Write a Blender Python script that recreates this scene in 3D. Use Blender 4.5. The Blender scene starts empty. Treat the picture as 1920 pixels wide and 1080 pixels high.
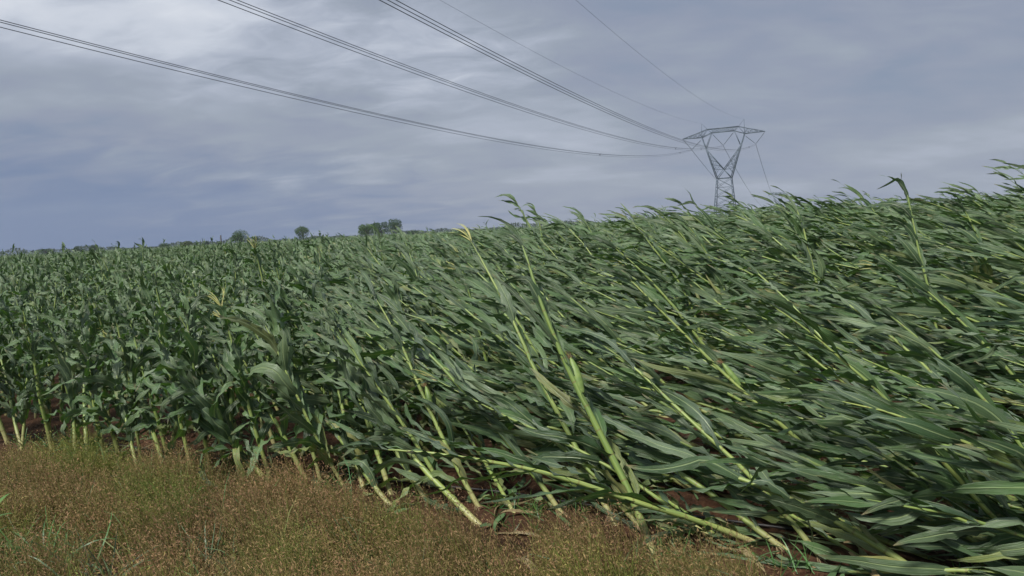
import bpy, math
import numpy as np
from mathutils import Vector, Matrix

R = math.radians
rng = np.random.default_rng(11)
sc = bpy.context.scene
COL = sc.collection

# ------------------------------------------------------------------ camera
CAM_H = 1.75
PITCH, ROLL, F = R(4.7), R(3.1), 1387.0
cam = bpy.data.cameras.new('camera')
cam.sensor_width = 36.0
cam.lens = 36.0 * F / 1920.0
cam.clip_start = 0.05
cam.clip_end = 9000
camo = bpy.data.objects.new('camera', cam)
COL.objects.link(camo)
camo.matrix_world = (Matrix.Translation((0, 0, CAM_H)) @ Matrix.Rotation(math.pi/2 - PITCH, 4, 'X')
                     @ Matrix.Rotation(-ROLL, 4, 'Z'))
sc.camera = camo

# ------------------------------------------------------------------ world
SUN_EL, SUN_AZ = 57.0, -140.0      # azimuth from +Y, positive to the right
world = bpy.data.worlds.new("World")
sc.world = world
world.use_nodes = True
nt = world.node_tree
nt.nodes.clear()
def N(tree, kind, **kw):
    n = tree.nodes.new(kind)
    for k, v in kw.items():
        if k == 'inp':
            for a, b in v.items():
                n.inputs[a].default_value = b
        else:
            setattr(n, k, v)
    return n
def math_node(tree, op, a, b=None, c=None, clamp=False):
    n = tree.nodes.new('ShaderNodeMath'); n.operation = op; n.use_clamp = clamp
    for i, x in enumerate((a, b, c)):
        if x is None: continue
        if isinstance(x, (int, float)): n.inputs[i].default_value = x
        else: tree.links.new(x, n.inputs[i])
    return n.outputs[0]
def mix_rgb(tree, fac, a, b, mode='MIX'):
    n = tree.nodes.new('ShaderNodeMix'); n.data_type = 'RGBA'; n.blend_type = mode
    for sock, x in ((n.inputs['Factor'], fac), (n.inputs[6], a), (n.inputs[7], b)):
        if isinstance(x, (int, float)): sock.default_value = x
        elif isinstance(x, tuple): sock.default_value = (*x, 1)
        else: tree.links.new(x, sock)
    return n.outputs[2]
def ramp(tree, fac, stops, interp='LINEAR'):
    n = tree.nodes.new('ShaderNodeValToRGB')
    n.color_ramp.interpolation = interp
    el = n.color_ramp.elements
    el[0].position = stops[0][0]; el[0].color = (*stops[0][1], 1)
    el[1].position = stops[-1][0]; el[1].color = (*stops[-1][1], 1)
    for p, c in stops[1:-1]:
        e = el.new(p); e.color = (*c, 1)
    tree.links.new(fac, n.inputs[0])
    return n.outputs[0]
def maprange(tree, x, a, b, c=0.0, d=1.0, smooth=True):
    n = tree.nodes.new('ShaderNodeMapRange')
    if smooth: n.interpolation_type = 'SMOOTHSTEP'
    tree.links.new(x, n.inputs[0])
    for i, v in enumerate((a, b, c, d)): n.inputs[i+1].default_value = v
    return n.outputs[0]

tc = N(nt, 'ShaderNodeTexCoord')
sep = N(nt, 'ShaderNodeSeparateXYZ'); nt.links.new(tc.outputs['Generated'], sep.inputs[0])
X, Y, Z = sep.outputs
# clouds lie on a flat deck overhead: direction divided by its height
zz = math_node(nt, 'ADD', math_node(nt, 'MAXIMUM', Z, 0.0), 0.24)
cx = math_node(nt, 'DIVIDE', X, zz); cy = math_node(nt, 'DIVIDE', Y, zz)
comb = N(nt, 'ShaderNodeCombineXYZ')
nt.links.new(cx, comb.inputs[0]); nt.links.new(math_node(nt, 'MULTIPLY', cy, 1.0), comb.inputs[1])
mp = N(nt, 'ShaderNodeMapping'); nt.links.new(comb.outputs[0], mp.inputs[0])
mp.inputs['Rotation'].default_value = (0, 0, R(12)); mp.inputs['Scale'].default_value = (1.0, 1.7, 1)
mp.inputs['Location'].default_value = (3.4, 1.2, 0)
def wnoise(vec, scale, detail, rough, dist=0.0, off=0.0):
    n = N(nt, 'ShaderNodeTexNoise', noise_dimensions='4D')
    nt.links.new(vec, n.inputs['Vector'])
    n.inputs['Scale'].default_value = scale; n.inputs['Detail'].default_value = detail
    n.inputs['Roughness'].default_value = rough; n.inputs['Distortion'].default_value = dist
    n.inputs['W'].default_value = off
    return n.outputs[0]
n1 = wnoise(mp.outputs[0], 0.9, 4, 0.5, 0.5, 2.0)
n2 = wnoise(mp.outputs[0], 3.2, 6, 0.55, 0.6, 7.0)
cloud = math_node(nt, 'ADD', math_node(nt, 'MULTIPLY', n1, 0.54), math_node(nt, 'MULTIPLY', n2, 0.17))
# thinner and thicker parts of the deck, as ellipses in azimuth and height
AZ = math_node(nt, 'ARCTAN2', X, Y)
def blob(az, el, wa, we):
    u = math_node(nt, 'DIVIDE', math_node(nt, 'SUBTRACT', AZ, R(az)), R(wa))
    v = math_node(nt, 'DIVIDE', math_node(nt, 'SUBTRACT', Z, math.sin(R(el))), math.sin(R(we)))
    d2 = math_node(nt, 'ADD', math_node(nt, 'MULTIPLY', u, u), math_node(nt, 'MULTIPLY', v, v))
    d2 = math_node(nt, 'ADD', d2, math_node(nt, 'MULTIPLY', math_node(nt, 'SUBTRACT', n2, .5), 1.2))
    return maprange(nt, d2, 1.0, 0.0)
b1 = blob(-10, 13.5, 20, 6.5)
b2 = blob(-32, 16.5, 17, 5.0)
b3 = blob(-38, 0, 40, 9)
b4 = blob(24, 15, 22, 8)
cloud = math_node(nt, 'ADD', cloud, 0.122)
val = math_node(nt, 'ADD', cloud, math_node(nt, 'MULTIPLY', b1, 0.125))
val = math_node(nt, 'ADD', val, math_node(nt, 'MULTIPLY', b2, 0.16))
n3 = wnoise(mp.outputs[0], 5.0, 6, 0.55, 0.8, 3.0)
val = math_node(nt, 'ADD', val, math_node(nt, 'MULTIPLY', math_node(nt, 'SUBTRACT', n3, .5), math_node(nt, 'MULTIPLY_ADD', math_node(nt, 'MAXIMUM', b1, b2), .30, .07)))
val = math_node(nt, 'SUBTRACT', val, math_node(nt, 'MULTIPLY', b3, 0.05))
val = math_node(nt, 'SUBTRACT', val, math_node(nt, 'MULTIPLY', b4, 0.055))
sky_c = ramp(nt, val, [(0.34, (.205, .260, .365)), (0.44, (.262, .297, .390)), (0.50, (.300, .340, .415)),
                       (0.57, (.390, .430, .520)), (0.66, (.56, .60, .68)), (0.80, (.70, .73, .79))])
sky_c = mix_rgb(nt, math_node(nt, 'MULTIPLY', b3, .85), sky_c, (.112, .172, .325))
# towards the zenith an overcast deck is brighter than near the horizon
zen = maprange(nt, Z, 0.42, 0.95, 1.0, 1.7)
sm = N(nt, 'ShaderNodeVectorMath', operation='SCALE')
nt.links.new(sky_c, sm.inputs[0]); nt.links.new(zen, sm.inputs['Scale'])
sky = N(nt, 'ShaderNodeTexSky', sky_type='NISHITA')
sky.sun_disc = False; sky.sun_elevation = R(SUN_EL); sky.sun_rotation = R(SUN_AZ)
sky.air_density = 1.5; sky.dust_density = 2.0
bgA = N(nt, 'ShaderNodeBackground'); nt.links.new(sky.outputs[0], bgA.inputs[0]); bgA.inputs[1].default_value = 0.07
bgB = N(nt, 'ShaderNodeBackground'); nt.links.new(sm.outputs[0], bgB.inputs[0]); bgB.inputs[1].default_value = 0.83
mixs = N(nt, 'ShaderNodeMixShader'); mixs.inputs[0].default_value = 0.94
out = N(nt, 'ShaderNodeOutputWorld')
nt.links.new(bgA.outputs[0], mixs.inputs[1]); nt.links.new(bgB.outputs[0], mixs.inputs[2])
nt.links.new(mixs.outputs[0], out.inputs[0])

sun = bpy.data.lights.new('sun', 'SUN'); sun.energy = 3.9; sun.angle = R(12); sun.color = (1.0, .965, .91)
suno = bpy.data.objects.new('sun', sun); COL.objects.link(suno)
sd = Vector((math.sin(R(SUN_AZ))*math.cos(R(SUN_EL)), math.cos(R(SUN_AZ))*math.cos(R(SUN_EL)), math.sin(R(SUN_EL))))
suno.rotation_euler = sd.to_track_quat('Z', 'Y').to_euler()
suno.location = (-8, -4, 20)

vs = sc.view_settings
vs.view_transform = 'Standard'; vs.look = 'None'; vs.exposure = 0.38; vs.gamma = 1.0
sc.cycles.max_bounces = 6; sc.cycles.diffuse_bounces = 2; sc.cycles.transmission_bounces = 4

# ------------------------------------------------------------------ helpers
def ray(px, py):
    """direction of a pixel of the 1920x1080 picture, used only for placing things on the ground"""
    x = (px - 960)/F; y = -(py - 540)/F
    c, s = math.cos(ROLL), math.sin(ROLL)
    xu = x*c + y*s; yu = -x*s + y*c
    cp, sp = math.cos(PITCH), math.sin(PITCH)
    return np.array([xu, cp + yu*sp, -sp + yu*cp])
def at(px, py, dist):
    r = ray(px, py)
    return r/r[1]*dist + np.array([0, 0, CAM_H])
def sstep(a, b, x):
    t = np.clip((x - a)/(b - a), 0, 1)
    return t*t*(3 - 2*t)
RN = np.array([.440, .898]); RD = np.array([.898, -.440]); Q0 = 3.9    # row normal, row direction
def wobble(x, y):
    return (np.sin(x*1.3 + 1.1*np.sin(y*.9)) * np.cos(y*1.1 + .7*x) * .5 + .5*np.sin(x*.31 + 2)*np.cos(y*.27))
def gz(x, y):
    q = x*RN[0] + y*RN[1] - Q0
    a = x/np.maximum(y, 3.0)
    near = np.exp(-((x*x + y*y)/900.0))
    furrow = .03*np.cos(q*2*math.pi/.75)*sstep(-.8, 0, q)*near
    return .50*sstep(1.0, 6.5, q)*sstep(.0, .42, a) + .03*wobble(x, y)*near + furrow
def ground_at(px, py):
    r = ray(px, py)
    t = CAM_H/-r[2]
    for _ in range(6):
        p = r*t
        t = (CAM_H - float(gz(p[0], p[1])))/-r[2]
    p = r*t
    return np.array([p[0], p[1], float(gz(p[0], p[1]))])

def tag(o, label=None, cat=None, group=None, kind=None):
    if label: o['label'] = label
    if cat: o['category'] = cat
    if group: o['group'] = group
    if kind: o['kind'] = kind
    return o
def mesh_obj(name, verts, faces, mats, parent=None, loc=None, uv=None, tone=None, smooth=True, midx=None):
    """verts (n,3) array, faces (m,4) or (m,3) array or list of such arrays"""
    me = bpy.data.meshes.new(name)
    verts = np.asarray(verts, dtype=np.float32)
    if loc is not None: verts = verts - np.asarray(loc, dtype=np.float32)
    if not isinstance(faces, list): faces = [faces]
    faces = [np.asarray(f, dtype=np.int32) for f in faces if len(f)]
    loops = np.concatenate([f.ravel() for f in faces])
    sizes = np.concatenate([np.full(len(f), f.shape[1], dtype=np.int32) for f in faces])
    starts = np.concatenate([[0], np.cumsum(sizes)[:-1]]).astype(np.int32)
    me.vertices.add(len(verts)); me.vertices.foreach_set('co', verts.ravel())
    me.loops.add(len(loops)); me.loops.foreach_set('vertex_index', loops)
    me.polygons.add(len(sizes)); me.polygons.foreach_set('loop_start', starts)
    try: me.polygons.foreach_set('loop_total', sizes)
    except Exception: pass
    if smooth: me.polygons.foreach_set('use_smooth', np.ones(len(sizes), dtype=bool))
    if uv is not None:
        l = me.uv_layers.new(name='uv')
        l.data.foreach_set('uv', np.asarray(uv, dtype=np.float32)[loops].ravel())
    if tone is not None:
        a = me.attributes.new('tone', 'FLOAT_COLOR', 'POINT')
        t = np.ones((len(verts), 4), dtype=np.float32); t[:, :tone.shape[1]] = tone
        a.data.foreach_set('color', t.ravel())
    if not isinstance(mats, (list, tuple)): mats = [mats]
    for m in mats: me.materials.append(m)
    if midx is not None: me.polygons.foreach_set('material_index', midx.astype(np.int32))
    me.update(calc_edges=True)
    o = bpy.data.objects.new(name, me)
    COL.objects.link(o)
    if parent is not None: o.parent = parent
    elif loc is not None: o.location = loc
    return o
def empty(name, loc):
    o = bpy.data.objects.new(name, None); COL.objects.link(o)
    o.location = loc; o.empty_display_size = .1
    return o
def unit(v):
    return v/np.maximum(np.linalg.norm(v, axis=-1, keepdims=True), 1e-9)

# ------------------------------------------------------------------ materials
def new_mat(name):
    m = bpy.data.materials.new(name); m.use_nodes = True
    t = m.node_tree; t.nodes.clear()
    o = t.nodes.new('ShaderNodeOutputMaterial')
    p = t.nodes.new('ShaderNodeBsdfPrincipled')
    t.links.new(p.outputs[0], o.inputs[0])
    return m, t, p, o
def tex_noise(t, vec, scale, detail=3, rough=.55):
    n = t.nodes.new('ShaderNodeTexNoise')
    n.inputs['Scale'].default_value = scale; n.inputs['Detail'].default_value = detail; n.inputs['Roughness'].default_value = rough
    if vec is not None: t.links.new(vec, n.inputs['Vector'])
    return n.outputs[0]
def bump(t, p, h, strength=.3, dist=.01):
    b = t.nodes.new('ShaderNodeBump'); b.inputs['Strength'].default_value = strength; b.inputs['Distance'].default_value = dist
    t.links.new(h, b.inputs['Height']); t.links.new(b.outputs[0], p.inputs['Normal'])

def leaf_material():
    m, t, p, o = new_mat('maize_leaf')
    uv = N(t, 'ShaderNodeUVMap'); uv.uv_map = 'uv'
    s = N(t, 'ShaderNodeSeparateXYZ'); t.links.new(uv.outputs[0], s.inputs[0])
    U, V = s.outputs[0], s.outputs[1]
    at_ = N(t, 'ShaderNodeAttribute', attribute_name='tone')
    ts = N(t, 'ShaderNodeSeparateColor'); t.links.new(at_.outputs['Color'], ts.inputs[0])
    r_, g_, b_ = ts.outputs[0], ts.outputs[1], ts.outputs[2]
    d = math_node(t, 'ABSOLUTE', math_node(t, 'SUBTRACT', U, .5))
    rib = maprange(t, d, .075, .03)
    mpn = N(t, 'ShaderNodeMapping'); t.links.new(uv.outputs[0], mpn.inputs[0]); mpn.inputs['Scale'].default_value = (60, 1.2, 1)
    streak = tex_noise(t, mpn.outputs[0], 1.0, 2)
    geo = N(t, 'ShaderNodeNewGeometry')
    patch = tex_noise(t, geo.outputs['Position'], 5.0, 3)
    up = mix_rgb(t, math_node(t, 'POWER', r_, 1.7), (.016, .052, .009), (.150, .212, .098))
    up = mix_rgb(t, math_node(t, 'MULTIPLY', patch, .4), up, (.040, .095, .022))
    up = mix_rgb(t, maprange(t, streak, .35, .75, 0, .35), up, (.13, .18, .10))
    up = mix_rgb(t, math_node(t, 'MULTIPLY', g_, 1.0), up, (.30, .30, .09))
    up = mix_rgb(t, math_node(t, 'MULTIPLY', rib, .75), up, (.27, .36, .15))
    tipn = math_node(t, 'ADD', b_, math_node(t, 'MULTIPLY', math_node(t, 'SUBTRACT', streak, .5), .35))
    tip = math_node(t, 'MULTIPLY', maprange(t, tipn, .90, 1.0), .8)
    up = mix_rgb(t, tip, up, (.30, .22, .10))
    spot = maprange(t, tex_noise(t, geo.outputs['Position'], 42.0, 3), .66, .74, 0, .55)
    up = mix_rgb(t, spot, up, (.20, .22, .10))
    under = mix_rgb(t, .35, up, (.07, .17, .025))
    col = mix_rgb(t, geo.outputs['Backfacing'], up, under)
    t.links.new(col, p.inputs['Base Color'])
    rg = maprange(t, streak, .3, .8, .36, .52)
    t.links.new(rg, p.inputs['Roughness'])
    p.inputs['Specular IOR Level'].default_value = .62
    p.inputs['Sheen Weight'].default_value = .14; p.inputs['Sheen Roughness'].default_value = .5
    p.inputs['Sheen Tint'].default_value = (.85, .95, .9, 1)
    mp2 = N(t, 'ShaderNodeMapping'); t.links.new(uv.outputs[0], mp2.inputs[0]); mp2.inputs['Scale'].default_value = (26, .6, 1)
    h = math_node(t, 'ADD', tex_noise(t, mp2.outputs[0], 1.0, 1), math_node(t, 'MULTIPLY', rib, -.8))
    bump(t, p, h, .9, .006)
    tr = N(t, 'ShaderNodeBsdfTranslucent')
    tcol = mix_rgb(t, rib, (.09, .24, .02), (.25, .35, .06))
    t.links.new(tcol, tr.inputs[0])
    mx = N(t, 'ShaderNodeMixShader'); mx.inputs[0].default_value = .15
    t.links.new(p.outputs[0], mx.inputs[1]); t.links.new(tr.outputs[0], mx.inputs[2])
    t.links.new(mx.outputs[0], o.inputs[0])
    return m
M_LEAF = leaf_material()

def stalk_material():
    m, t, p, o = new_mat('maize_stalk')
    uv = N(t, 'ShaderNodeUVMap'); uv.uv_map = 'uv'
    s = N(t, 'ShaderNodeSeparateXYZ'); t.links.new(uv.outputs[0], s.inputs[0])
    at_ = N(t, 'ShaderNodeAttribute', attribute_name='tone')
    ts = N(t, 'ShaderNodeSeparateColor'); t.links.new(at_.outputs['Color'], ts.inputs[0])
    V = s.outputs[1]                              # counted in internodes
    fr = math_node(t, 'FRACT', V)
    node = maprange(t, math_node(t, 'ABSOLUTE', math_node(t, 'SUBTRACT', fr, .5)), .44, .5)
    mpn = N(t, 'ShaderNodeMapping'); t.links.new(uv.outputs[0], mpn.inputs[0]); mpn.inputs['Scale'].default_value = (14, .7, 1)
    streak = tex_noise(t, mpn.outputs[0], 1.0, 3)
    c = mix_rgb(t, ts.outputs[0], (.19, .265, .058), (.34, .40, .11))
    c = mix_rgb(t, maprange(t, streak, .38, .68, 0, .8), c, (.11, .19, .055))
    c = mix_rgb(t, maprange(t, V, 2.2, .2, 0, .75), c, (.42, .36, .17))     # pale, earthy foot
    c = mix_rgb(t, math_node(t, 'MULTIPLY', node, .7), c, (.16, .13, .045))
    t.links.new(c, p.inputs['Base Color']); p.inputs['Roughness'].default_value = .48
    bump(t, p, streak, .3, .003)
    return m
M_STALK = stalk_material()

def plain(name, col, rough=.6, col2=None, scale=8.0, bmp=.2, metal=0, dist=.01, detail=4):
    m, t, p, o = new_mat(name)
    geo = N(t, 'ShaderNodeNewGeometry')
    n = tex_noise(t, geo.outputs['Position'], scale, detail)
    c2 = col2 if col2 else tuple(x*.6 for x in col)
    t.links.new(mix_rgb(t, maprange(t, n, .35, .7), col, c2), p.inputs['Base Color'])
    p.inputs['Roughness'].default_value = rough; p.inputs['Metallic'].default_value = metal
    if bmp: bump(t, p, n, bmp, dist)
    return m
M_HUSK = plain('ear_husk', (.19, .27, .065), .55, (.12, .20, .045), 30)
M_SILK = plain('ear_silk', (.15, .08, .035), .8, (.24, .16, .07), 80)
M_TASSEL = plain('tassel', (.36, .34, .12), .7, (.24, .27, .08), 40)
M_ROOT = plain('prop_root', (.22, .17, .08), .7, (.13, .08, .045), 60)
M_STEEL = plain('galvanised_steel', (.11, .145, .18), .55, (.08, .105, .135), 1.0, 0, .3)
M_WIRE = plain('aluminium_conductor', (.075, .085, .11), .6, (.05, .06, .08), .5, 0)
M_INS = plain('glass_insulator', (.13, .15, .17), .35, (.08, .10, .12), 2.0, 0)
M_HOSE = plain('black_hose', (.012, .012, .013), .5, (.05, .035, .025), 12)
M_BARK = plain('bark', (.10, .075, .05), .9, (.05, .04, .03), 3)
M_WOOD = plain('weathered_wood', (.12, .10, .085), .9, (.07, .06, .05), 3)

def tone_material(name, rough=.6, transl=.3, spec=.3):
    m, t, p, o = new_mat(name)
    a = N(t, 'ShaderNodeAttribute', attribute_name='tone')
    t.links.new(a.outputs['Color'], p.inputs['Base Color'])
    p.inputs['Roughness'].default_value = rough; p.inputs['Specular IOR Level'].default_value = spec
    if transl:
        tr = N(t, 'ShaderNodeBsdfTranslucent'); t.links.new(a.outputs['Color'], tr.inputs[0])
        mx = N(t, 'ShaderNodeMixShader'); mx.inputs[0].default_value = transl
        t.links.new(p.outputs[0], mx.inputs[1]); t.links.new(tr.outputs[0], mx.inputs[2])
        t.links.new(mx.outputs[0], o.inputs[0])
    return m
M_GRASS = tone_material('dry_grass', .7, .25)
M_BLADE = tone_material('green_blade', .45, .3, .5)
M_TREE = tone_material('tree_leaves', .6, .2)

def soil_material():
    m, t, p, o = new_mat('soil')
    geo = N(t, 'ShaderNodeNewGeometry'); P = geo.outputs['Position']
    n1 = tex_noise(t, P, 3.0, 6, .65); n2 = tex_noise(t, P, 28.0, 6, .7)
    c = mix_rgb(t, maprange(t, n1, .35, .65), (.032, .016, .009), (.070, .033, .018))
    c = mix_rgb(t, maprange(t, n2, .45, .75, 0, .6), c, (.19, .11, .06))
    ln = N(t, 'ShaderNodeVectorMath', operation='LENGTH'); t.links.new(P, ln.inputs[0])
    far = maprange(t, ln.outputs['Value'], 25, 90)
    nf = tex_noise(t, P, .02, 5)
    c = mix_rgb(t, far, c, mix_rgb(t, maprange(t, nf, .4, .6), (.060, .095, .030), (.085, .110, .045)))
    t.links.new(c, p.inputs['Base Color']); p.inputs['Roughness'].default_value = .62
    p.inputs['Specular IOR Level'].default_value = .15
    h = math_node(t, 'ADD', math_node(t, 'MULTIPLY', n1, .6), n2)
    bump(t, p, h, 1.0, .03)
    return m
M_SOIL = soil_material()

# ------------------------------------------------------------------ ground
def build_ground():
    nr, na = 230, 260
    rad = np.concatenate([np.linspace(.4, 9, 110), np.geomspace(9.1, 6000, nr - 110)])
    ang = np.linspace(0, 2*math.pi, na, endpoint=False)
    rr, aa = np.meshgrid(rad, ang, indexing='ij')
    x = rr*np.sin(aa); y = rr*np.cos(aa)
    cl = .018*np.sin(x*9.1 + 3*np.sin(y*4.3))*np.cos(y*8.3 + 2*np.sin(x*5.1)) * np.exp(-rr/14)
    z = gz(x, y) + cl
    z = np.where(rr > 60, np.minimum(z, z*1.0), z)
    v = np.stack([x, y, z], -1).reshape(-1, 3)
    v = np.vstack([v, [[0, 0, 0]]])
    i = np.arange(nr - 1)[:, None]*na; j = np.arange(na)[None, :]; j2 = (j + 1) % na
    f = np.stack([i + j, i + j2, i + na + j2, i + na + j], -1).reshape(-1, 4)[:, ::-1]
    c = len(v) - 1
    tri = np.stack([np.full(na, c), j2[0], j[0]], -1)[:, ::-1]
    o = mesh_obj('ground', v, [f, tri], M_SOIL)
    tag(o, kind='structure')
build_ground()

# ------------------------------------------------------------------ maize growing code (arrays of leaves / stalks at once)
WIND = unit(np.array([-.76, .64, 0.07]))
G = np.array([0, 0, -1.0])
def grow_leaves(P, T, B, L, W, kw, kg, S, C, rough=.0, twist=0.0, ripple=1.0, wind=None, seed=0, brk=0.0):
    r = np.random.default_rng(seed)
    n = len(P)
    bat = np.where(r.random(n) < brk, r.uniform(.18, .7, n), 9.0)
    bdr = unit(r.normal(0, .8, (n, 3)) + np.array([-.35, .1, -.9]))
    T = unit(T.copy()); B = unit(B - (B*T).sum(1, keepdims=True)*T)
    w = WIND if wind is None else wind
    w = np.broadcast_to(w, (n, 3))
    pos = P.copy(); ds = (L/S)[:, None]
    tw = r.normal(0, 1, n)*twist
    pts = [pos.copy()]; Bs = [B.copy()]; Ts = [T.copy()]
    swirl = r.normal(0, 1, (n, 3))
    for i in range(S):
        t = (i + .5)/S
        flex = .35 + 1.5*t
        a = kw[:, None]*flex*w + kg[:, None]*flex*G
        swirl = swirl*.75 + r.normal(0, 1, (n, 3))*.66
        a = a + rough*swirl*flex
        hit = (np.abs(t - bat) < .5/S + 1e-6) | (np.abs(t - 1/S - bat) < .5/S + 1e-6)
        a = a + np.where(hit[:, None], bdr*(.55/ds), 0.0)
        T = unit(T + ds*(a - (a*T).sum(1, keepdims=True)*T))
        pos = pos + T*ds
        B = unit(B - (B*T).sum(1, keepdims=True)*T)
        an = (tw/S*flex)[:, None]
        B = B*np.cos(an) + np.cross(T, B)*np.sin(an)
        pts.append(pos.copy()); Bs.append(B.copy()); Ts.append(T.copy())
    pts = np.stack(pts, 1); Bs = np.stack(Bs, 1); Ts = np.stack(Ts, 1)
    Ns = np.cross(Ts, Bs)
    t = np.linspace(0, 1, S + 1)
    prof = (0.40 + .60*np.minimum(1, t/.28)**.8)*np.clip(1 - t, 0, 1)**.55*1.12
    prof = np.clip(prof, .02, 1.05)
    v = np.linspace(-1, 1, C + 1)
    wid = W[:, None]*prof[None, :]*.5
    ph = r.uniform(0, 6.28, (n, 1)); fq = r.uniform(3.0, 7.5, (n, 1)); am = r.uniform(.3, 1.3, (n, 1))*ripple
    fold = (.55*(1 - t)**1.2 + .12)[None, :]*r.uniform(.6, 1.4, (n, 1))
    out = np.empty((n, S + 1, C + 1, 3), dtype=np.float32)
    for j, vj in enumerate(v):
        side = 1 if vj > 0 else -1
        rip = am*.32*np.sin(fq*6.28*t[None, :] + ph + (1.9 if side > 0 else 0))*abs(vj)**2
        off = (fold*abs(vj) - .22*vj*vj + rip)*wid
        out[:, :, j] = pts + Bs*(wid*vj)[..., None] + Ns*off[..., None]
    uv = np.empty((n, S + 1, C + 1, 2), dtype=np.float32)
    uv[..., 0] = (v*.5 + .5)[None, None, :]
    uv[..., 1] = t[None, :, None]*3 + r.uniform(0, 40, n)[:, None, None]
    return out, uv
def quad_grid(S, C):
    i = np.arange(S)[:, None]*(C + 1); j = np.arange(C)[None, :]
    return np.stack([i + j, i + j + 1, i + j + C + 2, i + j + C + 1], -1).reshape(-1, 4)
def stalks(P, T0, L, bend_dir, bend, rad, S, sides, nodes, seed=0, kink=.0):
    """returns centre points (n,S+1,3), tangents, tube verts, uv"""
    r = np.random.default_rng(seed)
    n = len(P); T = unit(T0.copy()); pos = P.copy(); ds = (L/S)[:, None]
    pts = [pos.copy()]; Ts = [T.copy()]
    for i in range(S):
        t = (i + 1)/S
        a = bend[:, None]*bend_dir*(.3 + 1.4*t) + r.normal(0, 1, (n, 3))*.32
        if kink: a = a + r.normal(0, 1, (n, 3))*kink
        T = unit(T + ds*(a - (a*T).sum(1, keepdims=True)*T))
        pos = pos + T*ds
        pts.append(pos.copy()); Ts.append(T.copy())
    pts = np.stack(pts, 1); Ts = np.stack(Ts, 1)
    U = unit(np.cross(Ts, np.array([.31, .9, .12]))); Vv = np.cross(Ts, U)
    t = np.linspace(0, 1, S + 1)
    vn = t[None, :]*nodes[:, None]
    saw = 1 + .16*(1 - (vn % 1.0)) if S > 12 else 1.0
    rr = rad[:, None]*(1.0 - .72*t[None, :]**1.3)*saw
    rr[:, -1] *= .3
    ang = np.linspace(0, 2*math.pi, sides, endpoint=False)
    out = pts[:, :, None, :] + rr[..., None, None]*(U[:, :, None, :]*np.cos(ang)[None, None, :, None] + Vv[:, :, None, :]*np.sin(ang)[None, None, :, None])
    uv = np.empty((n, S + 1, sides, 2), dtype=np.float32)
    uv[..., 0] = (np.arange(sides)/sides)[None, None, :]; uv[..., 1] = vn[:, :, None]
    return pts, Ts, out.astype(np.float32), uv
def tube_grid(S, sides):
    i = np.arange(S)[:, None]*sides; j = np.arange(sides)[None, :]; j2 = (j + 1) % sides
    return np.stack([i + j, i + j2, i + sides + j2, i + sides + j], -1).reshape(-1, 4)

def lean_of(x, y):
    """tilt from vertical (degrees) the storm left the plants with; the left of the field still stands"""
    a = x/np.maximum(y, 1.0)
    q = x*RN[0] + y*RN[1] - Q0
    near = np.interp(a, [-.75, -.45, -.28, -.12, .02, .2, .45, .9], [12, 18, 27, 38, 47, 56, 62, 63])
    far = np.interp(a, [-.75, -.3, -.05, .15, .4, .9], [10, 14, 22, 34, 46, 48])
    k = sstep(2.5, 9, q)
    return near*(1 - k) + far*k
def plant_params(x, y, r):
    n = len(x)
    q = x*RN[0] + y*RN[1] - Q0
    a = x/np.maximum(y, 1.0)
    tilt = lean_of(x, y) + r.normal(0, 6.5, n)
    tilt = np.where(r.random(n) < .05, tilt*.6, tilt)
    tilt = np.clip(tilt, 1, 74)
    az = np.arctan2(.50, -.86) + r.normal(0, .20, n) + .12*np.sin(x*1.7 + y)
    az = az + (1 - sstep(-.5, -.1, a))*r.normal(0, .8, n)
    L = 1.10 + .32*sstep(.3, 3.8, q) + .72*sstep(-.35, .15, a)*(1 - .55*sstep(3, 9, q)) + r.normal(0, .09, n)
    tall = (r.random(n) < .22*(1 - sstep(-.35, -.15, a))); L = L + tall*r.uniform(.12, .36, n)
    L = L + .13*wobble(x*1.1 + 4, y*.8) + r.normal(0, .07, n)
    hole = sstep(.25, .8, np.sin(x*2.3 + 1.9*np.sin(y*1.7 + 1)) * np.cos(y*2.1 + 1.3*np.sin(x*1.1)))
    L = L*np.where(tall, 1.0, 1 - .38*hole*sstep(.8, 2.5, q))
    tilt = np.where(tall, tilt*.4, tilt)
    global TALL; TALL = tall
    gust = .25 + .75*sstep(-.45, .05, a)                       # how hard the leaves are still combed over
    return tilt, az, L, gust, q, a

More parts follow.
